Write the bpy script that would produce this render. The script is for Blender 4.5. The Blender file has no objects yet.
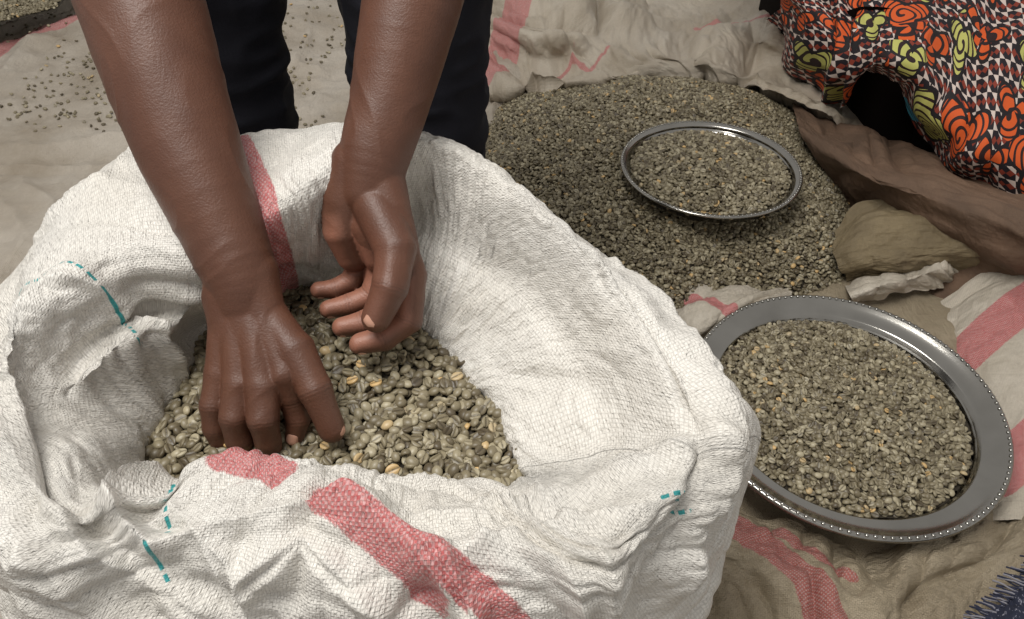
import bpy, math, random
import numpy as np
from mathutils import Vector, Matrix
random.seed(4); rng=np.random.default_rng(7)
scene=bpy.context.scene
ZC=1.02; K=math.sqrt(.5)
# ---- survey helpers: photo measurement -> metric world position at a known height / distance
def P(u,v,z):
    y=(309.5-v)/740.; t=(ZC-z)/(K*(1-y)); return ((u-512)/740.*t, t*K*(1+y), z)
def C(u,v,t):
    y=(309.5-v)/740.; return ((u-512)/740.*t, t*K*(1+y), ZC-t*K*(1-y))
# ---- noise
def _h(ix,iy,iz):
    n=(ix*374761393+iy*668265263+iz*1274126177)&0x7fffffff
    n=((n^(n>>13))*1274126177)&0x7fffffff
    n=((n^(n>>16))*668265263)&0x7fffffff
    return (n&0xffffff)/float(0xffffff)*2-1
def vn(x,y,z=0.0):
    x,y,z=np.broadcast_arrays(np.asarray(x,float),np.asarray(y,float),np.asarray(z,float))
    ix,iy,iz=np.floor(x).astype(np.int64),np.floor(y).astype(np.int64),np.floor(z).astype(np.int64)
    fx,fy,fz=x-ix,y-iy,z-iz
    q=lambda f:f*f*f*(f*(f*6-15)+10)
    wx,wy,wz=q(fx),q(fy),q(fz)
    r=0
    for a in (0,1):
        for b in (0,1):
            for c in (0,1):
                r=r+_h(ix+a,iy+b,iz+c)*(wx if a else 1-wx)*(wy if b else 1-wy)*(wz if c else 1-wz)
    return r
def fbm(x,y,z=0.0,o=4):
    r=0;a=1;
    for i in range(o):
        r=r+a*vn(x*2**i+i*17.3,y*2**i+i*9.1,z*2**i if not np.isscalar(z) else z+i*3.7); a*=.5
    return r
def ridge(x,y,z=0.0): return 1-2*np.abs(vn(x,y,z))
# ---- object helpers
def link(o,parent=None):
    scene.collection.objects.link(o)
    if parent is not None: o.parent=parent
    return o
def mesh_obj(name,verts,faces,mat=None,parent=None,smooth=True):
    me=bpy.data.meshes.new(name); me.from_pydata([tuple(map(float,v)) for v in verts],[],faces if isinstance(faces,list) else faces.tolist())
    if smooth: me.polygons.foreach_set('use_smooth',[True]*len(me.polygons))
    me.update()
    if mat: me.materials.append(mat)
    return link(bpy.data.objects.new(name,me),parent)
def empty(name,loc=(0,0,0)):
    e=bpy.data.objects.new(name,None); e.empty_display_size=.05; return link(e)
def fattr(me,name,vals,typ='FLOAT'):
    a=me.attributes.new(name,typ,'POINT')
    a.data.foreach_set('value' if typ=='FLOAT' else 'vector',np.asarray(vals,dtype=np.float32).ravel())
def srgb(c):
    return tuple([((x/255.)/12.92 if x/255.<=.04045 else ((x/255.+.055)/1.055)**2.4) for x in c]+[1.0])
# ---- materials
class NT:
    def __init__(s,name):
        s.m=bpy.data.materials.new(name); s.m.use_nodes=True; s.t=s.m.node_tree; s.n=s.t.nodes
        s.b=s.n['Principled BSDF']
    def add(s,typ,**kw):
        n=s.n.new(typ)
        for k,v in kw.items(): setattr(n,k,v)
        return n
    def l(s,a,b): s.t.links.new(a,b)
    def val(s,sock,v):
        if isinstance(v,bpy.types.NodeSocket): s.l(v,sock)
        else: sock.default_value=v
    def math(s,op,a,b=0.0,c=None,clamp=False):
        n=s.add('ShaderNodeMath',operation=op,use_clamp=clamp); s.val(n.inputs[0],a); s.val(n.inputs[1],b)
        if c is not None: s.val(n.inputs[2],c)
        return n.outputs[0]
    def mix(s,f,a,b,blend='MIX'):
        n=s.add('ShaderNodeMix',data_type='RGBA',blend_type=blend); s.val(n.inputs[0],f); s.val(n.inputs[6],a); s.val(n.inputs[7],b); return n.outputs[2]
    def ramp(s,f,pts):
        n=s.add('ShaderNodeValToRGB'); s.l(f,n.inputs[0]); e=n.color_ramp.elements
        while len(e)<len(pts): e.new(.5)
        for i,(p,c) in enumerate(pts): e[i].position=p; e[i].color=c
        return n.outputs[0]
    def attr(s,name,inst=False):
        n=s.add('ShaderNodeAttribute',attribute_name=name,attribute_type='INSTANCER' if inst else 'GEOMETRY'); return n
    def noise(s,vec,scale,detail=3,rough=.5):
        n=s.add('ShaderNodeTexNoise'); n.inputs['Scale'].default_value=scale; n.inputs['Detail'].default_value=detail; n.inputs['Roughness'].default_value=rough
        if vec is not None: s.l(vec,n.inputs['Vector'])
        return n.outputs['Fac']
    def bump(s,h,strength,dist,prev=None):
        n=s.add('ShaderNodeBump'); n.inputs['Strength'].default_value=strength; n.inputs['Distance'].default_value=dist
        s.l(h,n.inputs['Height'])
        if prev is not None: s.l(prev,n.inputs['Normal'])
        return n.outputs[0]
def cloth_mat(name,col,dirt,dirt_amt=.5,red=(192,84,86),pitch=.0024,weave=.5,dirtscale=6,crinkle=1.0,rough=.45):
    s=NT(name); uv=s.add('ShaderNodeUVMap').outputs[0]
    sep=s.add('ShaderNodeSeparateXYZ'); s.l(uv,sep.inputs[0])
    wob=s.noise(uv,14,2)
    wx=s.math('ADD',sep.outputs[0],s.math('MULTIPLY',wob,.008)); wy=s.math('ADD',sep.outputs[1],s.math('MULTIPLY',wob,.010))
    sx=s.math('SINE',s.math('MULTIPLY',wx,math.pi/pitch)); sy=s.math('SINE',s.math('MULTIPLY',wy,math.pi/pitch))
    wv=s.math('MULTIPLY',sx,sy)
    grid=s.math('MULTIPLY',s.math('POWER',s.math('ABSOLUTE',sx),.4),s.math('POWER',s.math('ABSOLUTE',sy),.4))
    mp=s.add('ShaderNodeMapping'); s.l(uv,mp.inputs[0]); mp.inputs['Scale'].default_value=(1,.28,1)
    crink=s.noise(mp.outputs[0],130,5,.68)
    mp2=s.add('ShaderNodeMapping'); s.l(uv,mp2.inputs[0]); mp2.inputs['Scale'].default_value=(.3,1,1)
    crink2=s.noise(mp2.outputs[0],95,4,.6)
    d=s.noise(uv,dirtscale,5,.6)
    dd=s.math('MULTIPLY',s.ramp(d,[(.38,(0,0,0,1)),(.75,(1,1,1,1))]),dirt_amt)
    base=s.mix(dd,srgb(col),srgb(dirt))
    yarn=s.noise(mp.outputs[0],520,1); yarn2=s.noise(mp2.outputs[0],520,1)
    base=s.mix(s.math('MULTIPLY',s.math('MULTIPLY',yarn,yarn2),.5),base,srgb([c*.6 for c in dirt]))
    r=s.attr('red').outputs['Fac']
    r=s.math('ADD',r,s.math('MULTIPLY',s.math('SUBTRACT',yarn,.5),.004))
    rm=s.math('MULTIPLY',r,700.,clamp=True)
    rc=s.mix(s.math('MULTIPLY',s.math('GREATER_THAN',s.math('ADD',wv,s.math('MULTIPLY',s.math('SUBTRACT',yarn,.5),2.)),.1),.5),srgb(red),srgb([min(255,x*.3+255*.62) for x in red]))
    base=s.mix(s.math('MULTIPLY',rm,s.math('ADD',.62,s.math('MULTIPLY',yarn2,.5)),clamp=True),base,rc)
    td=s.math('MULTIPLY',s.attr('teald').outputs['Fac'],1500.,clamp=True)
    ts=s.math('GREATER_THAN',s.math('SINE',s.math('MULTIPLY',s.attr('teals').outputs['Fac'],2*math.pi/.0075)),-.35)
    base=s.mix(s.math('MULTIPLY',td,ts),base,srgb((40,156,158)))
    base=s.mix(s.math('MULTIPLY',s.math('SUBTRACT',1.0,grid),weave*.6),base,srgb([c*.55 for c in dirt]))
    s.l(base,s.b.inputs['Base Color']); s.b.inputs['Roughness'].default_value=rough
    s.b.inputs['Specular IOR Level'].default_value=.5
    n1=s.bump(s.math('ADD',grid,s.math('MULTIPLY',wv,.6)),min(1,weave*1.3),.0008)
    n2=s.bump(crink,.8*crinkle,.005,n1)
    n3=s.bump(crink2,.45*crinkle,.005,n2)
    s.l(n3,s.b.inputs['Normal'])
    return s.m
M_sack=cloth_mat('woven_sack',(240,236,229),(204,195,178),.35,weave=.45,crinkle=1.0,rough=.38)
M_sheetL=cloth_mat('sheet_pale',(204,194,180),(150,134,112),.85,red=(196,112,110),dirtscale=4,crinkle=.9)
M_sheetM=cloth_mat('sheet_cream',(210,199,182),(150,132,106),.65,red=(190,104,100),dirtscale=5,crinkle=.8)
M_burlap=cloth_mat('burlap_beige',(184,169,144),(128,112,88),.7,red=(170,82,76),weave=.6,crinkle=1.0)
M_brown=cloth_mat('tarp_brown',(122,96,76),(80,62,48),.8,weave=.35,crinkle=.8,dirtscale=8,rough=.75)
M_olive=cloth_mat('cloth_olive',(140,124,94),(94,80,58),.8,weave=.35,crinkle=.7,dirtscale=12,rough=.7)
M_white=cloth_mat('cloth_white',(216,206,190),(168,154,130),.5,crinkle=.9)
def plain(name,col,rough=.6,metal=0,bump=None,spec=.5):
    s=NT(name); s.b.inputs['Base Color'].default_value=srgb(col)
    s.b.inputs['Roughness'].default_value=rough; s.b.inputs['Metallic'].default_value=metal; s.b.inputs['Specular IOR Level'].default_value=spec
    tc=s.add('ShaderNodeTexCoord').outputs['Object']
    n=s.noise(tc,bump[0] if bump else 40,4)
    s.l(s.mix(s.math('MULTIPLY',n,.35),srgb(col),srgb([c*.6 for c in col])),s.b.inputs['Base Color'])
    if bump: s.l(s.bump(n,bump[1],bump[2]),s.b.inputs['Normal'])
    return s.m
M_floor=plain('floor_earth',(120,104,86),.9,0,(30,.4,.01))
M_trouser=plain('black_denim',(28,28,35),.85,0,(350,.5,.001),spec=.2)
M_shirt=plain('dark_shirt',(40,42,50),.85,0,(250,.3,.001))
M_shoe=plain('shoe_leather',(45,35,28),.5,0,(80,.2,.001))
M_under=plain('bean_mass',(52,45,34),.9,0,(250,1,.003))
M_dark=plain('skirt_shade',(22,17,16),.95,0,(60,.2,.002),spec=.1)  # near-black colour stands in for the shade under the skirt
def metal():
    s=NT('stainless_steel'); tc=s.add('ShaderNodeTexCoord').outputs['Object']
    n=s.noise(tc,14,3); n2=s.noise(tc,300,2)
    s.b.inputs['Metallic'].default_value=1
    s.l(s.mix(n,srgb((180,177,171)),srgb((140,137,131))),s.b.inputs['Base Color'])
    s.l(s.math('ADD',s.math('MULTIPLY',n,.12),.14),s.b.inputs['Roughness'])
    s.l(s.bump(n2,.06,.001,s.bump(n,.06,.006)),s.b.inputs['Normal']); return s.m
M_metal=metal()
def beanmat():
    s=NT('green_coffee'); bc=s.attr('bc',True).outputs['Fac']; g=s.attr('groove').outputs['Fac']
    c=s.ramp(bc,[(0,srgb((84,74,57))),(.3,srgb((116,106,84))),(.7,srgb((139,129,105))),(.97,srgb((172,162,136))),(.992,srgb((196,164,112))),(1,srgb((208,174,120)))])
    c=s.mix(g,c,srgb((54,44,31)))
    s.l(c,s.b.inputs['Base Color']); s.b.inputs['Roughness'].default_value=.42; s.b.inputs['Specular IOR Level'].default_value=.5
    return s.m
M_bean=beanmat()
def skinmat():
    s=NT('skin_dark_brown'); tc=s.add('ShaderNodeTexCoord').outputs['Object']
    n=s.noise(tc,22,4); f=s.noise(tc,420,3,.6); m=s.noise(tc,90,3)
    v=s.add('ShaderNodeTexVoronoi'); v.inputs['Scale'].default_value=650; s.l(tc,v.inputs['Vector'])
    c=s.mix(n,srgb((78,47,34)),srgb((106,69,51)))
    c=s.mix(s.math('MULTIPLY',m,.3),c,srgb((64,36,26)))
    c=s.mix(s.math('MULTIPLY',s.attr('palm').outputs['Fac'],.75),c,srgb((162,110,90)))
    c=s.mix(s.math('MULTIPLY',s.attr('crease').outputs['Fac'],.6),c,srgb((44,24,17)))
    s.l(c,s.b.inputs['Base Color'])
    s.l(s.math('ADD',s.math('MULTIPLY',f,.2),.39),s.b.inputs['Roughness'])
    s.b.inputs['Subsurface Weight'].default_value=.02; s.b.inputs['Subsurface Radius'].default_value=(1,.3,.15); s.b.inputs['Subsurface Scale'].default_value=.003
    s.l(s.bump(v.outputs['Distance'],.22,.0006,s.bump(f,.28,.0012)),s.b.inputs['Normal']); return s.m
M_skin=skinmat()
M_nail=plain('fingernail',(200,152,130),.28,0,(60,.05,.001))
def skirtmat():
    s=NT('wax_print'); uv=s.add('ShaderNodeUVMap').outputs[0]
    v=s.add('ShaderNodeTexVoronoi'); v.inputs['Scale'].default_value=9.; v.inputs['Randomness'].default_value=.8; s.l(uv,v.inputs['Vector'])
    sepc=s.add('ShaderNodeSeparateColor'); s.l(v.outputs['Color'],sepc.inputs[0])
    sub=s.add('ShaderNodeVectorMath',operation='SUBTRACT'); s.l(uv,sub.inputs[0]); s.l(v.outputs['Position'],sub.inputs[1])
    sp=s.add('ShaderNodeSeparateXYZ'); s.l(sub.outputs[0],sp.inputs[0])
    ang=s.math('ARCTAN2',sp.outputs[1],sp.outputs[0])
    nz=s.noise(uv,12,1)
    d=s.math('ADD',v.outputs['Distance'],s.math('MULTIPLY',s.math('SUBTRACT',nz,.5),.35))
    rings=s.math('GREATER_THAN',s.math('SINE',s.math('ADD',s.math('MULTIPLY',d,60),ang)),-.45)
    lob=s.math('MULTIPLY',s.math('SINE',s.math('MULTIPLY',ang,3.)),.13)
    motif=s.mix(s.math('GREATER_THAN',sepc.outputs[0],.66),srgb((212,88,30)),srgb((184,182,100)))
    motif=s.mix(rings,srgb((40,18,18)),motif)
    def ck(sc,a,b,rot):
        c1=s.add('ShaderNodeTexChecker'); c1.inputs['Scale'].default_value=sc; c1.inputs['Color1'].default_value=srgb(a); c1.inputs['Color2'].default_value=srgb(b)
        m2=s.add('ShaderNodeMapping'); s.l(uv,m2.inputs[0]); m2.inputs['Rotation'].default_value=(0,0,rot); s.l(m2.outputs[0],c1.inputs['Vector'])
        return c1.outputs[0]
    base=s.mix(ck(46,(255,255,255),(0,0,0),.5),ck(65,(24,14,22),(206,190,180),.5+.785),ck(92,(20,12,22),(130,50,32),.5))
    c=s.mix(s.math('LESS_THAN',s.math('SUBTRACT',d,lob),.54),base,srgb((18,12,16)))
    c=s.mix(s.math('LESS_THAN',s.math('SUBTRACT',d,lob),.46),c,motif)
    c=s.mix(s.math('GREATER_THAN',s.attr('blue').outputs['Fac'],0.0),c,s.mix(rings,srgb((40,50,60)),srgb((60,150,175))))
    s.l(c,s.b.inputs['Base Color']); s.b.inputs['Roughness'].default_value=.75
    s.l(s.bump(s.noise(uv,500,2),.2,.001),s.b.inputs['Normal']); return s.m
M_skirt=skirtmat()
# ---- spline / loft
def cr(ctrl,ts,periodic=False):
    n=len(ctrl); i=np.floor(ts).astype(int); f=(ts-i)
    if periodic: idx=[(i+k)%n for k in (-1,0,1,2)]
    else:
        i=np.minimum(i,n-2); f=ts-i; idx=[np.clip(i+k,0,n-1) for k in (-1,0,1,2)]
    p0,p1,p2,p3=[ctrl[k] for k in idx]
    f=f.reshape((-1,)+(1,)*(ctrl.ndim-1))
    return .5*((2*p1)+(-p0+p2)*f+(2*p0-5*p1+4*p2-p3)*f**2+(-p0+3*p1-3*p2+p3)*f**3)
def params(ctrl,N,periodic=False):
    c=np.concatenate([ctrl,ctrl[:1]]) if periodic else ctrl
    L=np.linalg.norm(np.diff(c,axis=0),axis=-1)
    if L.ndim>1: L=L.mean(axis=tuple(range(1,L.ndim)))
    cum=np.concatenate([[0],np.cumsum(L+1e-4)]); s=np.linspace(0,cum[-1],N,endpoint=not periodic)
    return np.interp(s,cum,np.arange(len(cum)))
def grid_normals(Gd,periodic):
    if periodic: du=np.roll(Gd,-1,0)-np.roll(Gd,1,0)
    else: du=np.gradient(Gd,axis=0)
    dv=np.gradient(Gd,axis=1); n=np.cross(du,dv); return n/(np.linalg.norm(n,axis=-1,keepdims=True)+1e-12)
def seg_dist(XY,path):
    path=np.asarray(path,float); best=np.full(XY.shape[:-1],1e9); sb=np.zeros(XY.shape[:-1]); acc=0
    for a,b in zip(path[:-1],path[1:]):
        ab=b-a; L=np.linalg.norm(ab)+1e-9; t=np.clip(((XY-a)@ab)/L**2,0,1)
        d=np.linalg.norm(XY-(a+t[...,None]*ab),axis=-1); m=d<best; best=np.where(m,d,best); sb=np.where(m,acc+t*L,sb); acc+=L
    return best,sb
def loft(name,ctrl,N,M,mat,periodic=False,disp=None,parent=None,post=None,flip=False):
    ctrl=np.asarray(ctrl,float)
    A=cr(ctrl,params(ctrl,N,periodic),periodic)
    At=np.swapaxes(A,0,1); Bt=cr(At,params(At,M)); Gd=np.swapaxes(Bt,0,1)
    du=np.linalg.norm(np.diff(Gd,axis=0),axis=-1).mean(1); us=np.concatenate([[0],np.cumsum(du)])
    dv=np.linalg.norm(np.diff(Gd,axis=1),axis=-1).mean(0); vs=np.concatenate([[0],np.cumsum(dv)])
    U,V=np.meshgrid(us,vs,indexing='ij')
    nr=grid_normals(Gd,periodic)*(-1 if flip else 1)
    if disp is not None: Gd=Gd+nr*disp(U,V,Gd)[...,None]
    if post is not None: Gd=post(U,V,Gd)
    n,m=Gd.shape[:2]
    I=np.arange(n*m).reshape(n,m)
    if periodic: I2=np.concatenate([I,I[:1]],0)
    else: I2=I
    q=np.stack([I2[:-1,:-1],I2[1:,:-1],I2[1:,1:],I2[:-1,1:]],-1).reshape(-1,4)
    if flip: q=q[:,::-1]
    o=mesh_obj(name,Gd.reshape(-1,3),q,mat,parent)
    me=o.data; uvl=me.uv_layers.new(name='UVMap')
    Uf,Vf=U.ravel(),V.ravel(); li=np.empty(len(me.loops),np.int32); me.loops.foreach_get('vertex_index',li)
    uvl.data.foreach_set('uv',np.stack([Uf[li],Vf[li]],-1).ravel().astype(np.float32))
    return o,Gd,U,V
def stripes(o,Gd,reds,teals=(),zmin=-1,zt=None,z0=None):
    XY=Gd[...,:2]; r=np.full(XY.shape[:-1],-1.)
    for path,w in reds: r=np.maximum(r,w-seg_dist(XY,path)[0])
    r=np.where(Gd[...,2]>zmin,r,-1.); fattr(o.data,'red',r.ravel())
    td=np.full(XY.shape[:-1],-1.); ts=np.zeros(XY.shape[:-1])
    for path in teals:
        d,s=seg_dist(XY,path); v=.0017-d; m=v>td; td=np.where(m,v,td); ts=np.where(m,s,ts)
    td=np.where(Gd[...,2]>zmin+.06,td,-1.)
    fattr(o.data,'teald',td.ravel()); fattr(o.data,'teals',ts.ravel())
def PX(pts,z): return [P(u,v,z)[:2] for u,v in pts]

# ================= FLOOR and ground sheets
def slab(name,x0,x1,y0,y1,z0,z1,mat):
    v=[(x,y,z) for z in (z0,z1) for y in (y0,y1) for x in (x0,x1)]
    return mesh_obj(name,v,[[0,2,3,1],[4,5,7,6],[0,1,5,4],[2,6,7,3],[0,4,6,2],[1,3,7,5]],mat,smooth=False)
slab('floor',-4,4,-1.5,5,-.16,-.07,M_floor)
def field(x0,x1,y0,y1,z=0): return [[(x0,y0,z),(x0,(y0+y1)/2,z),(x0,y1,z)],[((x0+x1)/2,y0,z),((x0+x1)/2,(y0+y1)/2,z),((x0+x1)/2,y1,z)],[(x1,y0,z),(x1,(y0+y1)/2,z),(x1,y1,z)]]
def folds(a1,s1,a2,s2,seed,ax=1.,ay=1.):
    def f(U,V,G):
        x,y=U*ax,V*ay
        wx=x+.25*vn(x*2.1+seed,y*2.1); wy=y+.25*vn(x*2.1+seed+9,y*2.1)
        r=ridge(wx*s1,wy*s1,seed); r=np.sign(r)*np.abs(r)**1.3
        return a1*r+a2*ridge(wx*s2,wy*s2,seed+5)+a2*.4*fbm(x*s2*2.5,y*s2*2.5,seed)
    return f
o,G,U,V=loft('burlap_sheet',field(-2.6,.15,.25,3.6,-.005),620,740,M_sheetL,disp=folds(.034,2.8,.014,8,1.3))
stripes(o,G,[(PX([(-60,75),(0,50),(60,28),(110,10)],0),.06)])
GL=G
o,G,U,V=loft('burlap_sheet',field(.0,2.8,-.4,3.6,-.012),420,560,M_burlap,disp=folds(.014,3,.006,8,4.1))
stripes(o,G,[([(9,9),(9,9.1)],.01)])
# crumpled cream sacks behind the pile
rows=[[P(430,-50,.02),P(540,-50,.05),P(660,-50,.04),P(800,-40,.06),P(900,-30,.04)],
[P(465,15,.05),P(545,12,.15),P(660,5,.07),P(770,22,.14),P(900,30,.08)],
[P(478,52,.03),P(560,62,.05),P(660,44,.12),P(780,62,.08),P(900,80,.07)],
[P(488,88,.05),P(575,80,.10),P(690,76,.06),P(790,92,.11),P(880,130,.07)],
[P(490,108,-.01),P(575,98,-.01),P(690,96,-.01),P(800,125,-.01),P(860,160,-.01)]]
o,G,U,V=loft('empty_burlap_sack',rows,360,360,M_sheetM,disp=folds(.042,3.4,.013,9,2.2,.7,1.5),flip=True)
stripes(o,G,[(PX([(470,80),(500,50),(530,5)],.06),.05),(PX([(555,74),(572,60),(590,72),(608,58)],.05),.006),(PX([(700,10),(790,30)],.1),.010)])

# ================= BEAN
import bmesh
def bean_proto():
    bm=bmesh.new(); bmesh.ops.create_icosphere(bm,subdivisions=3,radius=1)
    vs=[];gr=[]
    for v in bm.verts:
        x,y,z=v.co; g=0
        zz=z*.66
        if z<0:
            zz=-.34*(1-math.exp(3*z))*1.0
            g=math.exp(-((y+.07*math.sin(x*3))/.13)**2)*(1 if abs(x)<.92 else .3)
            zz+=.24*g*min(1,-z*2.5)
            g*=min(1,-z*3)
        vs.append((x*.0051,y*.0041,(zz)*.0047)); gr.append(g)
    fs=[[v.index for v in f.verts] for f in bm.faces]; bm.free()
    return vs,fs,gr
bv,bf,bg=bean_proto()
def make_beans(name,pts,parent,scale=1.0,tilt=.4,proto=None,var=(0,1)):
    pts=np.asarray(pts); n=len(pts)
    me=bpy.data.meshes.new(name); me.from_pydata([tuple(map(float,p)) for p in pts],[],[])
    flip=(rng.random(n)<.5)*math.pi
    rot=np.stack([flip+rng.normal(0,tilt,n),rng.normal(0,tilt,n),rng.random(n)*6.28],-1)
    fattr(me,'rot',rot,'FLOAT_VECTOR'); fattr(me,'scl',scale*(.85+.3*rng.random(n))); fattr(me,'bc',var[0]+(var[1]-var[0])*rng.random(n))
    o=link(bpy.data.objects.new(name,me),parent)
    ng=bpy.data.node_groups.new(name+'_gn','GeometryNodeTree')
    ng.interface.new_socket('Geometry',in_out='INPUT',socket_type='NodeSocketGeometry'); ng.interface.new_socket('Geometry',in_out='OUTPUT',socket_type='NodeSocketGeometry')
    N=ng.nodes; gi=N.new('NodeGroupInput'); go=N.new('NodeGroupOutput'); ip=N.new('GeometryNodeInstanceOnPoints'); oi=N.new('GeometryNodeObjectInfo')
    oi.inputs['Object'].default_value=BEAN; 
    a=N.new('GeometryNodeInputNamedAttribute'); a.data_type='FLOAT_VECTOR'; a.inputs[0].default_value='rot'
    b=N.new('GeometryNodeInputNamedAttribute'); b.data_type='FLOAT'; b.inputs[0].default_value='scl'
    e=N.new('FunctionNodeEulerToRotation'); L=ng.links.new
    L(gi.outputs[0],ip.inputs['Points']); L(oi.outputs['Geometry'],ip.inputs['Instance'])
    L(a.outputs['Attribute'],e.inputs[0]); L(e.outputs[0],ip.inputs['Rotation']); L(b.outputs['Attribute'],ip.inputs['Scale']); L(ip.outputs[0],go.inputs[0])
    m=o.modifiers.new('instances','NODES'); m.node_group=ng
    return o
def inpoly(X,Y,poly):
    c=np.zeros(X.shape,bool); n=len(poly); j=n-1
    for i in range(n):
        xi,yi=poly[i][:2]; xj,yj=poly[j][:2]
        k=((yi>Y)!=(yj>Y))&(X<(xj-xi)*(Y-yi)/(yj-yi+1e-12)+xi); c^=k; j=i
    return c
def scatter(poly,step,hf,layers=2,dz=.0035):
    poly=np.asarray(poly)[:,:2]; x0,y0=poly.min(0); x1,y1=poly.max(0); out=[]
    for L in range(layers):
        xs=np.arange(x0,x1,step); ys=np.arange(y0,y1,step*.9); X,Y=np.meshgrid(xs,ys); X=X+(np.arange(len(ys))%2)[:,None]*step/2
        X=X+rng.uniform(-.4,.4,X.shape)*step; Y=Y+rng.uniform(-.4,.4,Y.shape)*step
        m=inpoly(X,Y,poly); X,Y=X[m],Y[m]; Z=hf(X,Y)-L*dz+rng.uniform(-.0014,.0022,X.shape); out.append(np.stack([X,Y,Z],-1))
    return np.concatenate(out)
def heightmesh(name,poly,step,hf,mat,parent=None):
    poly=np.asarray(poly)[:,:2]; x0,y0=poly.min(0)-step; x1,y1=poly.max(0)+step
    xs=np.arange(x0,x1,step); ys=np.arange(y0,y1,step); X,Y=np.meshgrid(xs,ys,indexing='ij'); Z=hf(X,Y)
    n,m=X.shape; I=np.arange(n*m).reshape(n,m); ins=inpoly(X,Y,poly)
    q=np.stack([I[:-1,:-1],I[1:,:-1],I[1:,1:],I[:-1,1:]],-1).reshape(-1,4); keep=ins.ravel()[q].any(1)
    return mesh_obj(name,np.stack([X,Y,Z],-1).reshape(-1,3),q[keep],mat,parent)

# ================= SACK (hero)
cx,cy=-.11,.43
def w(x,y,z): return (x,y,z)
S=[]
def st(R1,R2,R3,R4,R5,R1b=None,lip=0):
    R1,R2,R3,R4,R5=[np.array(r,float) for r in (R1,R2,R3,R4,R5)]
    R1b=np.array(R1b) if R1b is not None else R1*.6+R2*.4
    out=np.array([R2[0]-cx,R2[1]-cy,0]); out/=np.linalg.norm(out)
    R2a=R1b*.45+R2*.55
    if lip: R2a=R2+out*lip+np.array([0,0,-.018])
    R0=R1+np.array([(R1[0]-cx)*.12,(R1[1]-cy)*.12,-.06])
    R6=np.array([cx+(R5[0]-cx)*1.0,cy+(R5[1]-cy)*1.0,.2]); R7=np.array([cx+(R5[0]-cx)*.9,cy+(R5[1]-cy)*.9,.012]); R8=np.array([cx+(R5[0]-cx)*.4,cy+(R5[1]-cy)*.4,.008])
    S.append([R0,R1,R1b,R2a,R2,R3,R4,R5,R6,R7,R8])
st(P(520,472,.50),P(612,448,.548),P(700,450,.60),P(738,450,.54),P(757,445,.42))
st(P(492,410,.50),P(590,365,.555),P(686,388,.61),P(718,390,.55),P(742,408,.42))
st(P(455,365,.50),P(530,290,.565),P(620,282,.62),P(655,312,.56),P(690,350,.42))
st(P(410,335,.50),P(455,240,.57),P(520,195,.64),P(552,212,.60),P(600,272,.42))
st(P(370,308,.50),P(412,215,.57),P(440,145,.65),P(470,155,.61),w(.01,.70,.42))
st(P(335,292,.50),P(345,262,.55),P(355,155,.66),P(365,125,.62),w(-.08,.745,.42),lip=.01)
st(P(300,292,.50),P(288,263,.572),P(286,190,.65),P(290,128,.62),w(-.18,.755,.42),P(290,285,.53),lip=.02)
st(P(215,330,.50),P(205,296,.582),P(200,215,.645),P(205,138,.62),w(-.29,.74,.42),P(188,325,.548),lip=.008)
st(P(188,368,.50),P(130,303,.592),P(100,235,.64),P(115,158,.60),w(-.40,.68,.42),P(118,350,.582),lip=.006)
st(P(165,410,.50),P(30,380,.605),P(12,315,.635),w(-.44,.56,.58),w(-.46,.56,.42),P(85,398,.572))
st(P(150,448,.50),P(70,440,.597),P(22,435,.615),w(-.43,.38,.58),w(-.46,.40,.42),P(110,445,.560))
st(P(160,472,.495),P(115,490,.585),P(65,525,.61),P(5,585,.57),w(-.40,.24,.42))
st(w(-.215,.305,.485),w(-.215,.305,.545),P(205,461,.59),P(165,570,.58),w(-.30,.16,.42))
st(w(-.14,.30,.485),w(-.15,.305,.545),P(300,458,.588),P(290,560,.58),w(-.18,.13,.42))
st(w(-.075,.30,.485),w(-.08,.305,.535),P(400,480,.57),P(400,585,.58),w(-.08,.13,.42))
st(w(-.02,.305,.485),w(-.02,.308,.53),P(475,491,.56),P(520,590,.58),w(.02,.155,.42))
st(P(515,482,.50),P(530,500,.55),P(580,535,.60),P(620,595,.575),w(.10,.21,.42))
st(P(522,478,.50),P(575,482,.545),P(650,500,.605),P(694,535,.56),w(.18,.30,.42))
S=np.array(S)
# (path, amplitude, half width)
valleys=[([(20,405),(40,490),(95,560),(200,605)],.018,.009),([(138,466),(108,510),(150,545),(245,520),(340,503),(440,560),(470,600)],.020,.008),
([(478,492),(560,476),(640,460),(708,446)],.014,.009),([(0,530),(60,590),(160,640)],.014,.01),
([(560,520),(600,560),(640,620)],.010,.007),([(205,302),(130,308),(70,325),(5,392)],.010,.006),([(420,560),(520,530),(640,515)],.010,.007),
([(610,252),(655,300),(702,370),(724,430),(716,490),(680,590)],.016,.007),
([(20,440),(10,500),(40,560)],.010,.007),([(235,570),(300,540),(380,600)],.012,.006),([(330,500),(420,500),(520,510)],.008,.006),
([(170,500),(215,560),(225,619)],.009,.006),([(480,540),(560,560),(600,610)],.008,.006),([(150,170),(120,215),(40,240)],.007,.008)]
ridges=[([(38,400),(60,490),(125,565),(240,600)],.012,.011),([(158,470),(135,515),(190,528),(290,500),(350,478)],.012,.010),([(10,330),(80,285),(170,265)],.008,.02),([(300,520),(400,590),(440,630)],.009,.012),([(600,262),(680,380),(704,455),(698,510),(655,600)],.010,.006),
([(430,140),(520,195),(600,262)],.006,.007)]
vw=[(PX(p,.59),a,s) for p,a,s in valleys]; rw=[(PX(p,.60),a,s) for p,a,s in ridges]
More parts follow.
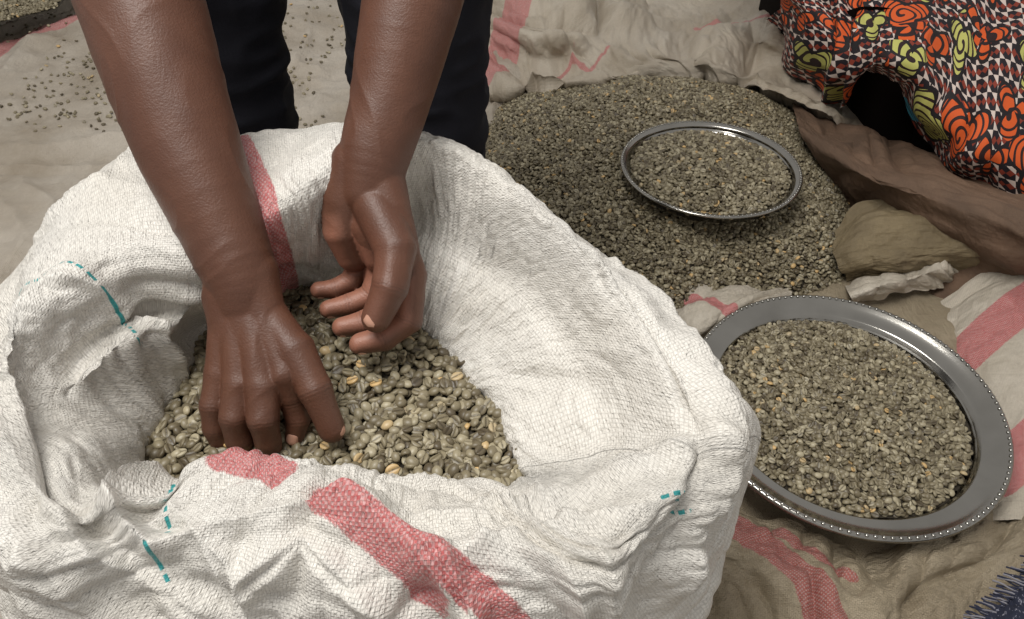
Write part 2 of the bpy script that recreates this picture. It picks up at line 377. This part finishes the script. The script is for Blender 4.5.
def sackdisp(U,V,G):
    X,Y,Z=G[...,0],G[...,1],G[...,2]
    top=np.clip((Z-.47)/.05,0,1)
    th=np.arctan2(Y-cy,X-cx); A1,A2=np.cos(th),np.sin(th)
    wv0=vn(A1*3,A2*3,V*8)
    d=.0055*ridge(A1*2.2+3,A2*2.2,V*13+.8*wv0)+.0036*ridge(A1*5,A2*5+7,V*27+1.2*wv0)+.0014*ridge(A1*13,A2*13,V*48)
    left=np.clip((-X-.12)/.15,0,1); front=np.clip((.36-Y)/.1,0,1)
    d=d*(.45+1.0*np.maximum(left*.6,front))
    cr1=ridge(A1*24+1.0*vn(A1*5,A2*5,V*14),A2*24,V*24+1.*vn(A1*6,A2*6,V*20)); cr2=vn(A1*42,A2*42,V*60); cr3=ridge(A1*9,A2*9,V*85+1.5*vn(A1*6,A2*6,V*9))
    pat=np.clip(.6+.8*vn(A1*3.2,A2*3.2,V*9),0.12,1.2)
    d=d+(.0017*cr1+.0009*cr2)*pat+.0012*cr3*np.clip(1.1-pat,0,1)
    wv_=.006*vn(X*24,Y*24,7.)
    for p,a_,s in vw: dd,_=seg_dist(G[...,:2],p); d=d-a_*np.exp(-np.abs((dd+wv_)/s)**1.5)*top
    for p,a_,s in rw: dd,_=seg_dist(G[...,:2],p); d=d+a_*np.exp(-((dd+wv_)/s)**2)*top
    fl=np.clip(Z/.1,0,1); return d*fl
bag,G,U,V=loft('coffee_sack',S,1200,520,M_sack,periodic=True,disp=sackdisp,flip=False)
reds=[(PX([(238,150),(262,205),(272,262)],.63),.0145),(PX([(225,455),(262,462),(280,474)],.585),.0135),(PX([(330,510),(400,556),(480,592),(560,640)],.58),.0125)]
teals=[PX([(2,268),(62,256),(95,264),(135,306)],.645),PX([(163,468),(164,490),(165,535)],.59),PX([(148,548),(155,566)],.59),PX([(662,500),(696,494)],.595)]
stripes(bag,G,reds,teals,zmin=.5)
# bean bed in sack
bp=np.array([s[1][:2] for s in S]); bp=np.array([cx+.0,cy-.01])+(bp-np.array([cx,cy-.01]))*1.12
c0=np.array(P(365,335,.5)[:2])
def hs(X,Y): return .499+.014*np.exp(-((X-c0[0])**2+(Y-c0[1])**2)/.07**2)+.004*vn(X*22,Y*22,1.)
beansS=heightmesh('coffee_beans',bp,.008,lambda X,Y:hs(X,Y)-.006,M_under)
BEAN=mesh_obj('bean',bv,bf,M_bean,beansS); fattr(BEAN.data,'groove',bg); BEAN.location=(-.1,.42,.45)
make_beans('bean_layer',scatter(bp,.0080,hs,2,.004),beansS,1.06,.35)

# ================= PILE
pp=np.array([P(u,v,0)[:2] for u,v in [(470,150),(492,104),(560,84),(640,76),(710,82),(785,100),(838,165),(868,235),(850,285),(775,318),(700,345),(600,330),(520,260),(470,200)]])
pc=pp.mean(0)
tt=params(pp,120,True); ppd=cr(pp,tt,True)
ang=np.arctan2(ppd[:,1]-pc[1],ppd[:,0]-pc[0]); rr=np.linalg.norm(ppd-pc,axis=1); oi=np.argsort(ang); ang,rr=ang[oi],rr[oi]
def hp(X,Y):
    a=np.arctan2(Y-pc[1],X-pc[0]); R=np.interp(a,ang,rr,period=2*math.pi); q=np.hypot(X-pc[0],Y-pc[1])/R
    return -.03+.155*np.clip(1-q**2.6,0,1)**.8+.008*vn(X*9,Y*9,3.)+.004*vn(X*25,Y*25,4.)
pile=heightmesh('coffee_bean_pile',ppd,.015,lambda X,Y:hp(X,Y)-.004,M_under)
make_beans('bean_layer',scatter(ppd,.0082,hp,2,.004),pile,1.02,.5)
# far-left pile + scattered beans
p2=np.array([P(u,v,.04)[:2] for u,v in [(-120,44),(0,38),(60,20),(88,-10),(60,-40),(-120,-40)]]); c2=p2.mean(0)
def h2(X,Y): return .05+.05*np.clip(1-(np.hypot((X-c2[0])/.7,(Y-c2[1])/.45))**2,0,1)+.01*vn(X*9,Y*9)
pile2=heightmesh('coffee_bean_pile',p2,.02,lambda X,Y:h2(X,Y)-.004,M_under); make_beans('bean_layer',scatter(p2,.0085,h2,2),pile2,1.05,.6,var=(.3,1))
xs_=GL[:,0,0]; ys_=GL[0,:,1]
sc=[]
while len(sc)<900:
    u=random.uniform(0,350); v=random.uniform(0,235); x,y,_=P(u,v,0)
    if vn(x*2.6,y*2.6,5.)+random.random()*.5>.18:
        i=int(np.clip(np.searchsorted(xs_,x),1,len(xs_)-1)); j=int(np.clip(np.searchsorted(ys_,y),1,len(ys_)-1)); sc.append((x,y,float(GL[i,j,2])+.003))
sb=mesh_obj('scattered_coffee_beans',[(0,1.6,-.06),(.01,1.6,-.06),(0,1.61,-.06)],[[0,1,2]],M_under); make_beans('bean_layer',sc,sb,1.0,.4)

# ================= TRAYS
def tray(R,loc,tilt,beanoff,br,name='metal_tray'):
    prof=[(0,.004),(br-.10,.004),(br-.04,.006),(br,.022),(br+.025,.035),(br+.04,.0375),(br+.06,.036),(.90,.038),(.945,.043),(.965,.047),(.985,.049),(1.0,.047),(1.005,.043),(.995,.041),(.95,.039),(br+.05,.032),(br+.01,.028),(br-.02,.006),(br-.06,.0),(0,0)]
    N=180; vs=[];fs=[]
    for i,(r,z) in enumerate(prof):
        for k in range(N):
            a=2*math.pi*k/N
            vs.append((R*r*math.cos(a),R*r*math.sin(a),z*R/.25))
    for i in range(len(prof)-1):
        for k in range(N): fs.append([i*N+k,i*N+(k+1)%N,(i+1)*N+(k+1)%N,(i+1)*N+k])
    nb=130
    for b in range(nb):
        a=2*math.pi*(b+.5)/nb; c=Vector((R*.982*math.cos(a),R*.982*math.sin(a),.0485*R/.25)); base=len(vs); rs=R*.0140
        for i in range(5):
            ph=math.pi*.5*(i/4)
            for k in range(8):
                t=2*math.pi*k/8; vs.append((c.x+rs*math.cos(ph)*math.cos(t),c.y+rs*math.cos(ph)*math.sin(t),c.z+rs*.7*math.sin(ph)))
        for i in range(4):
            for k in range(8): fs.append([base+i*8+k,base+i*8+(k+1)%8,base+(i+1)*8+(k+1)%8,base+(i+1)*8+k])
    o=mesh_obj(name,vs,fs,M_metal); o.location=loc; o.rotation_euler=tilt
    q=R/.25
    def hb(X,Y):
        r=np.hypot(X-beanoff[0],Y-beanoff[1])/(R*br); return q*(.026+.036*np.clip(1-r**2,0,1)**.8)+.004*vn(X*16,Y*16,R*30)
    poly=[(beanoff[0]*.6+R*(br-.005)*math.cos(a),beanoff[1]*.6+R*(br-.005)*math.sin(a)) for a in np.linspace(0,2*math.pi,60,endpoint=False)]
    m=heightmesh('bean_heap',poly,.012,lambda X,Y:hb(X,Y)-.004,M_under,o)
    make_beans('bean_layer',scatter(poly,.0080,hb,2,.004),o,1.04,.45)
    return o
x,y,_=P(846,400,.082); tray(.243,(x,y,.035),(0,0,0),(-.010,0),.81)
x,y,_=P(711,163,.155); tray(.184,(x,y,.115),(math.radians(-2),0,0),(0,0),.89)

# ================= right-hand cloths
def nost(o,G,r=None): stripes(o,G,r or [([(9,9),(9,9.1)],.01)])
o,G,U,V=loft('folded_tarp',[[P(790,95,.02),P(850,110,.06),P(930,140,.08),P(1090,170,.1)],[P(800,130,.10),P(860,165,.17),P(940,185,.20),P(1090,240,.2)],[P(815,170,.06),P(862,190,.12),P(945,228,.14),P(1090,280,.15)],[P(840,215,.0),P(880,235,.02),P(960,262,.05),P(1090,310,.05)],[P(845,270,-.01),P(900,290,-.01),P(970,310,.0),P(1090,350,.0)]],240,260,M_brown,disp=folds(.020,4,.007,11,7.7,1,1.),flip=True); nost(o,G)
o,G,U,V=loft('rolled_sack',[[P(826,238,.03),P(860,200,.10),P(930,196,.13),P(1015,206,.12)],[P(832,252,.06),P(868,232,.11),P(935,228,.13),P(1020,236,.12)],[P(842,274,.03),P(880,268,.07),P(940,262,.09),P(1012,258,.09)],[P(850,292,-.01),P(890,290,.0),P(950,285,.0),P(1010,275,.02)]],240,240,M_olive,disp=folds(.018,8,.007,20,15.5,1.4,.6),flip=True); nost(o,G)
o,G,U,V=loft('crumpled_sack',[[P(660,300,.0),P(695,280,.05),P(740,280,.06),P(790,285,.04)],[P(662,322,.04),P(700,305,.09),P(745,298,.09),P(795,298,.05)],[P(668,345,.04),P(705,335,.07),P(745,325,.06),P(790,318,.03)],[P(675,372,.0),P(705,365,.0),P(745,355,.0),P(790,345,.0)]],160,160,M_white,disp=folds(.016,8,.006,20,9.),flip=True); stripes(o,G,[(PX([(695,288),(728,310)],.08),.018)])
o,G,U,V=loft('crumpled_sack',[[P(845,285,.0),P(880,272,.05),P(920,262,.06),P(955,255,.05)],[P(850,296,.04),P(885,284,.07),P(925,274,.07),P(962,265,.05)],[P(858,306,.0),P(890,300,.02),P(930,292,.02),P(965,280,.0)]],160,120,M_white,disp=folds(.012,9,.005,22,33.),flip=True); nost(o,G)
o,G,U,V=loft('empty_burlap_sack',[[P(940,300,-.0),P(990,265,.06),P(1040,240,.10),P(1120,220,.1)],[P(955,350,.0),P(1000,330,.05),P(1045,320,.07),P(1120,300,.1)],[P(975,430,.0),P(1015,420,.04),P(1060,410,.06),P(1120,400,.1)],[P(960,520,.0),P(1010,520,.02),P(1060,520,.03),P(1120,520,.1)]],160,220,M_white,disp=folds(.012,7,.006,17,12.),flip=True)
stripes(o,G,[(PX([(960,350),(1000,322),(1060,285)],.05),.035),(PX([(1000,470),(1060,420)],.04),.035)])
o,G,U,V=loft('empty_burlap_sack',[[P(640,470,.0),P(720,500,.02),P(850,540,.02),P(950,520,.02),P(1100,440,.02)],[P(640,530,.03),P(720,545,.06),P(850,565,.03),P(950,555,.05),P(1100,500,.05)],[P(640,590,.03),P(730,590,.04),P(850,610,.07),P(950,590,.05),P(1100,560,.06)],[P(640,720,.0),P(740,720,.03),P(850,720,.04),P(950,720,.05),P(1100,700,.06)]],300,400,M_burlap,disp=folds(.024,7,.010,18,21.),flip=True)
stripes(o,G,[(PX([(700,505),(760,540),(800,585),(830,660)],.04),.026),(PX([(780,530),(850,580)],.04),.010)])
# fringed shawl at lower right
def shawlmat():
    s=NT('navy_shawl'); uv=s.add('ShaderNodeUVMap').outputs[0]
    n=s.noise(uv,160,3,.7); s.l(s.mix(s.math('GREATER_THAN',n,.60),srgb((30,34,52)),srgb((130,130,142))),s.b.inputs['Base Color']); s.b.inputs['Roughness'].default_value=.9
    s.l(s.bump(n,.6,.002),s.b.inputs['Normal']); return s.m
M_shawl=shawlmat(); M_fringe=plain('shawl_fringe',(44,48,68),.9,0,(200,.3,.001)); M_fringe2=plain('shawl_fringe_pale',(140,138,146),.9,0,(200,.3,.001))
o,G,U,V=loft('fringed_shawl',[[P(958,650,.08),P(998,606,.09),P(1055,560,.10)],[P(980,690,.09),P(1030,645,.11),P(1085,600,.12)],[P(1000,760,.06),P(1080,720,.08),P(1150,660,.1)]],120,120,M_shawl,disp=folds(.008,12,.004,40,3.),flip=True)
for nm,mt,off in (('fringe_dark',M_fringe,0),('fringe_pale',M_fringe2,1)):
    cu=bpy.data.curves.new(nm,'CURVE'); cu.dimensions='3D'; cu.bevel_depth=.0012; cu.materials.append(mt)
    for i in range(off,120,2 if off==0 else 4):
        f=i/119; a=np.array(P(958,650,.08))*(1-f)+np.array(P(1055,560,.10))*f; a[2]+=.003
        sp=cu.splines.new('POLY'); sp.points.add(5); dx,dy=-.55+random.uniform(-.2,.2),.7+random.uniform(-.2,.2); LL=random.uniform(.018,.028)
        for k in range(6):
            t=k/5*LL; sp.points[k].co=(a[0]+dx*t+random.uniform(-.0012,.0012),a[1]+dy*t,max(.06,a[2]-t*.7+.002*math.sin(k+i)),1)
    link(bpy.data.objects.new(nm,cu),o)
# ================= patterned skirt
top=[(745,-60),(795,-70),(850,-80),(890,-90),(930,-90),(960,-90),(1000,-80),(1060,-60),(1110,-40)]
hem=[(768,22,.10),(795,68,.09),(838,107,.10),(862,74,.22),(903,80,.24),(914,138,.12),(945,172,.10),(985,203,.08),(1060,235,.05)]
mid=[(780,-5,.26),(812,25,.27),(850,48,.28),(885,45,.34),(925,52,.34),(945,82,.28),(975,110,.27),(1015,130,.26),(1080,140,.2)]
c=[[P(h[0],h[1],h[2]),P(*m_),P(t_[0],t_[1],.42),np.array(P(t_[0],t_[1],.42))+np.array([0,.35,.02])] for h,m_,t_ in zip(hem,mid,top)]
def skd(U,V,G): return .014*np.sin(U*34+4*vn(U*5,V*4))*np.clip(1.1-V/V.max(),.3,1)+.010*ridge(U*7+vn(U*4,V*4),V*4,2.)+.004*ridge(U*16,V*9,6.)
o,G,U,V=loft('patterned_skirt',c,300,200,M_skirt,disp=skd)
bl=np.array(P(906,112,.18)); fattr(o.data,'blue',(.034-np.linalg.norm(G-bl,axis=-1)).ravel())
sk=o
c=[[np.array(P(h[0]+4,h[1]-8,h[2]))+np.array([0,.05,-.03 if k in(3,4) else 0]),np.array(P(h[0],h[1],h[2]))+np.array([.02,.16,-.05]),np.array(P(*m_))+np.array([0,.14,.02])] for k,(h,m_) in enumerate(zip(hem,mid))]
o,G,U,V=loft('skirt_shade_back',c,80,40,M_dark,parent=sk)  # added dark sheet; shade inside the skirt is put into its colour
o,G,U,V=loft('skirt_shade_sheet',[[P(830,100,.0),P(845,75,.12),P(865,40,.3)],[P(870,152,.0),P(876,110,.14),P(890,60,.3)],[P(930,170,.0),P(930,120,.13),P(925,70,.3)]],60,60,M_dark,parent=sk)  # second added dark sheet, painting the shade in the hollow below the hem

# ================= PERSON
person=empty('person')
def chainmesh(chains):
    vs=[];fs=[]
    def sph(c,r):
        b=len(vs); nu,nv=40,24
        vs.append((c[0],c[1],c[2]+r))
        for i in range(1,nv):
            ph=math.pi*i/nv
            for k in range(nu):
                t=2*math.pi*k/nu; vs.append((c[0]+r*math.sin(ph)*math.cos(t),c[1]+r*math.sin(ph)*math.sin(t),c[2]+r*math.cos(ph)))
        vs.append((c[0],c[1],c[2]-r)); e=len(vs)-1
        for k in range(nu):
            fs.append([b,b+1+k,b+1+(k+1)%nu]); fs.append([e,b+1+(nv-2)*nu+(k+1)%nu,b+1+(nv-2)*nu+k])
            for i in range(nv-2): fs.append([b+1+i*nu+k,b+1+(i+1)*nu+k,b+1+(i+1)*nu+(k+1)%nu,b+1+i*nu+(k+1)%nu])
    def cone(a,b_,ra,rb):
        a,b_=Vector(a),Vector(b_); d=(b_-a).normalized(); s=d.orthogonal().normalized(); u=d.cross(s); b=len(vs); n=56
        for c_,r in ((a,ra),(b_,rb)):
            for k in range(n):
                t=2*math.pi*k/n; p=c_+(s*math.cos(t)+u*math.sin(t))*float(r); vs.append(tuple(p))
        for k in range(n): fs.append([b+k,b+(k+1)%n,b+n+(k+1)%n,b+n+k])
        fs.append([b+k for k in range(n)][::-1]); fs.append([b+n+k for k in range(n)])
    for ch in chains:
        for p,r in ch: sph(p,r)
        for (p,r),(q,s) in zip(ch[:-1],ch[1:]): cone(p,q,r,s)
    return vs,fs
def fuse(name,chains,voxel,smooth,mat,parent):
    vs,fs=chainmesh(chains); o=mesh_obj(name,vs,fs,mat,parent)
    m=o.modifiers.new('r','REMESH'); m.mode='VOXEL'; m.voxel_size=voxel; m.use_smooth_shade=True
    s=o.modifiers.new('s','SMOOTH'); s.factor=.5; s.iterations=smooth
    dg=bpy.context.evaluated_depsgraph_get(); me=bpy.data.meshes.new_from_object(o.evaluated_get(dg)); o.modifiers.clear(); o.data=me
    if not me.materials: me.materials.append(mat)
    me.polygons.foreach_set('use_smooth',[True]*len(me.polygons)); return o
def vcos(me):
    a=np.empty(len(me.vertices)*3,np.float32); me.vertices.foreach_get('co',a); n=np.empty_like(a); me.vertices.foreach_get('normal',n); return a.reshape(-1,3).astype(float),n.reshape(-1,3).astype(float)
def ch(*pts): return [(C(u,v,t),r) for u,v,t,r in pts]
def dense(chain,n):
    a=np.array([[*p,r] for p,r in chain]); b=cr(a,np.linspace(0,len(a)-1,n)); return [((float(q[0]),float(q[1]),float(q[2])),float(q[3])) for q in b]
def nail(axis_from,tip,dorsal,width,length,r,parent):
    a=Vector(tip)-Vector(axis_from); a.normalize(); d=Vector(dorsal); d=(d-a*d.dot(a)).normalized(); s=a.cross(d)
    ctr=Vector(tip)+d*(r*.90)-a*(r*.10); vs=[];n=13
    for i in range(n):
        for j in range(n):
            x=(i/(n-1)*2-1); y=(j/(n-1)*2-1); q=math.sqrt(max(0,1-abs(y)**4))*.25+.75
            xx=x*q*width/2; yy=y*length/2*(1-.18*x*x)
            z=-(xx**2)/(2*r*.95)-.0016*max(0,y)**2+.0014*(1-abs(x)**6)*(1-abs(y)**6)
            vs.append(tuple(ctr+s*xx+a*yy+d*z))
    fs=[[i*n+j,(i+1)*n+j,(i+1)*n+j+1,i*n+j+1] for i in range(n-1) for j in range(n-1)]
    mesh_obj('nail',vs,fs,M_nail,parent)
def finish_arm(o,fingers,thumb,palmdir,palmcent):
    me=o.data; co,no=vcos(me); cre=np.zeros(len(co)); dsp=np.zeros(len(co))
    alld=[]
    for f in fingers+[thumb]:
        P_=np.array([p for p,_ in f]); R_=[r for _,r in f]
        d=np.full(len(co),9.)
        for a,b,r in zip(P_[:-1],P_[1:],R_[:-1]):
            ab=b-a; t=np.clip(((co-a)@ab)/(ab@ab),0,1); d=np.minimum(d,np.linalg.norm(co-(a+t[:,None]*ab),axis=1)-r)
        alld.append(d)
    for fi,f in enumerate(fingers+[thumb]):
        P_=np.array([p for p,_ in f]); near=(alld[fi]<=np.min(alld,axis=0)+1e-6)&(alld[fi]<.006)
        for j in range(1,len(f)-1):
            ax=(P_[j+1]-P_[j-1]); ax/=np.linalg.norm(ax); s=(co-P_[j])@ax; rad=np.linalg.norm((co-P_[j])-s[:,None]*ax,axis=1)
            m=near&(rad<f[j][1]*1.5)
            strength=.35 if j==1 else 1.
            for off,aa in ((-.0028,.5),(0,1.),(.0028,.6)):
                g=np.exp(-((s-off+.0006*np.sin(rad*900)+.0008*vn(co[:,0]*180,co[:,1]*180,co[:,2]*180))/.0007)**2)*aa*m*strength; cre+=g*.6; dsp-=.0004*g
            dsp+=.0009*np.exp(-(s/.006)**2)*m
    dsp+=.0006*ridge(co[:,0]*45+2*vn(co[:,0]*15,co[:,1]*15,co[:,2]*15),co[:,1]*14,co[:,2]*14)
    co2=co+no*dsp[:,None]; me.vertices.foreach_set('co',co2.astype(np.float32).ravel()); me.update()
    pd=np.array(palmdir); pd=pd/np.linalg.norm(pd); k=np.clip((no@pd-.05)/.5,0,1)
    dist=np.linalg.norm(co-np.array(palmcent),axis=1); k*=np.clip((.085-dist)/.02,0,1); k*=np.where(alld[-1]<=np.min(alld[:-1],axis=0),.25,1)
    fattr(me,'palm',k); fattr(me,'crease',np.clip(cre,0,1))
# --- right arm of the person (at the left in the picture): palm down, fingers digging into the beans
A_arm=[(( -.43,.93,1.12),.055)]+ch((95,-160,.62,.048),(115,-80,.615,.051),(140,0,.612,.0500),(182,130,.612,.0430),(222,230,.612,.0340),(240,275,.612,.0290),(244,300,.613,.0240))
A_arm=[A_arm[0]]+dense(A_arm[1:],26)
fA=[ch((224,318,.612,.0130),(220,374,.613,.0126),(213,406,.611,.0106),(215,428,.618,.0095),(222,446,.628,.0080)),
    ch((236,315,.609,.0140),(240,384,.605,.0136),(234,418,.602,.0114),(239,440,.612,.0102),(246,456,.626,.0086)),
    ch((250,312,.608,.0145),(263,386,.601,.0142),(263,420,.598,.0120),(268,442,.610,.0106),(273,457,.625,.0087)),
    ch((262,312,.609,.0140),(285,374,.604,.0136),(292,398,.616,.0110),(298,420,.622,.0098),(294,437,.626,.0084))]
tA=ch((264,312,.614,.0170),(295,350,.607,.0155),(315,390,.602,.0132),(332,430,.609,.0108))
exA=[ch((232,270,.612,.0225),(228,295,.613,.0205),(229,330,.615,.0170),(238,370,.615,.015)),ch((250,275,.612,.0235),(258,300,.613,.0205),(266,330,.613,.0175),(277,365,.613,.014)),ch((270,330,.612,.014),(294,368,.608,.011)),ch((280,345,.612,.015),(294,368,.610,.0120)),ch((227,330,.620,.015),(222,370,.620,.013)),ch((244,300,.612,.020),(252,375,.612,.0165))]
armA=fuse('right_arm',[A_arm]+fA+[tA]+exA,.0012,11,M_skin,person)
finish_arm(armA,fA,tA,(0,0,-1),C(250,380,.63))
for f,wd in zip(fA,(.009,.011,.011,.0105)): nail(f[-2][0],f[-1][0],(0,-.85,.5),wd,wd*1.15,f[-1][1],armA)
nail(tA[-2][0],tA[-1][0],(.85,-.1,.5),.0145,.016,tA[-1][1],armA)
# --- left arm of the person (at the right in the picture): half supinated, cupped, thumb on top
B_arm=[((-.06,.95,1.13),.055)]+ch((445,-160,.655,.046),(430,-80,.65,.046),(412,0,.648,.0430),(391,95,.648,.0350),(375,155,.648,.0305),(368,190,.650,.0255))
B_arm=[B_arm[0]]+dense(B_arm[1:],24)
fB=[ch((384,205,.650,.0150),(411,276,.650,.0140),(408,320,.652,.0124),(384,338,.650,.0110),(360,344,.648,.0094)),
    ch((374,205,.655,.0150),(399,274,.668,.0140),(391,309,.670,.0120),(364,323,.668,.0108),(342,327,.665,.0090)),
    ch((364,205,.660,.0150),(382,268,.682,.0135),(373,296,.685,.0114),(349,305,.682,.0100),(329,309,.678,.0086)),
    ch((352,208,.662,.0150),(364,258,.690,.0125),(352,281,.693,.0104),(335,289,.690,.0090),(319,290,.686,.0078))]
tB=ch((376,208,.642,.0200),(396,250,.630,.0172),(390,288,.622,.0150),(376,318,.625,.0126))
exB=[ch((358,165,.650,.0240),(346,200,.655,.0215),(343,230,.662,.0185),(352,255,.675,.015)),ch((376,175,.650,.0245),(388,210,.646,.0200),(400,250,.648,.017)),ch((395,240,.640,.016),(410,268,.648,.0135)),ch((370,225,.655,.018),(380,255,.668,.016))]
armB=fuse('left_arm',[B_arm]+fB+[tB]+exB,.0012,11,M_skin,person)
finish_arm(armB,fB,tB,(-.75,-.1,.6),C(362,300,.67))
for f,wd in zip(fB,(.0115,.011,.0105,.009)): nail(f[-2][0],f[-1][0],(-.2,-.8,-.6),wd,wd*1.1,f[-1][1],armB)
nail(tB[-2][0],tB[-1][0],(-.05,-.6,.8),.0165,.018,tB[-1][1],armB)
# trousers, shirt, shoes
def legchains(kx): return [[((kx*.75-.06,1.02,.92),.115),((kx,.93,.68),.096),((kx+.0,.895,.50),.082),((kx,.93,.28),.072),((kx,.96,.09),.068)]]
tr=fuse('trousers',legchains(-.385)+legchains(-.122)+[[((-.33,1.03,.95),.12),((-.15,1.03,.95),.12)]],.006,6,M_trouser,person)
co,no=vcos(tr.data); d=.006*ridge(co[:,0]*9,co[:,1]*9,co[:,2]*22)+.004*ridge(co[:,0]*20,co[:,1]*20,co[:,2]*38)
tr.data.vertices.foreach_set('co',(co+no*d[:,None]).astype(np.float32).ravel()); tr.data.update()
fuse('shirt',[[((-.24,1.04,.98),.14),((-.24,1.04,1.12),.145),((-.24,1.02,1.26),.14)],[((-.32,1.02,1.0),.11),((-.34,1.02,1.22),.10)],[((-.16,1.02,1.0),.11),((-.14,1.02,1.22),.10)],[((-.24,1.02,1.30),.09),((-.41,.97,1.20),.075),((-.40,.86,1.03),.066)],[((-.24,1.02,1.30),.09),((-.07,.97,1.20),.075),((-.062,.88,1.02),.066)],[((-.24,1.0,1.34),.065),((-.24,.98,1.40),.058)]],.008,6,M_shirt,person)
for kx in (-.385,-.122): fuse('shoe',[[((kx,.98,.035),.036),((kx,.90,.03),.042),((kx,.82,.025),.034)]],.004,4,M_shoe,person)

# ================= LIGHT, CAMERA
wd=bpy.data.worlds.new('World'); scene.world=wd; wd.use_nodes=True; bgn=wd.node_tree.nodes['Background']; bgn.inputs[0].default_value=(1,.98,.95,1); bgn.inputs[1].default_value=.44
def area(name,loc,target,size,power,col=(1,1,1)):
    l=bpy.data.lights.new(name,'AREA'); l.size=size; l.energy=power; l.color=col; o=link(bpy.data.objects.new(name,l)); o.location=loc
    o.rotation_euler=(Vector(target)-Vector(loc)).to_track_quat('-Z','Y').to_euler(); return o
area('overhead_daylight',(-.60,.35,2.8),(.1,.7,.3),1.2,64,(1,.98,.94))  # area lamp for soft overhead daylight; no window stands here
cam=bpy.data.cameras.new('camera'); cam.lens=26.0; cam.sensor_width=36; cam.clip_start=.01
co_=link(bpy.data.objects.new('camera',cam)); co_.location=(0,0,ZC); co_.rotation_euler=(math.radians(45),0,0); scene.camera=co_
try: scene.view_settings.view_transform='Standard'
except Exception as e: print(e)
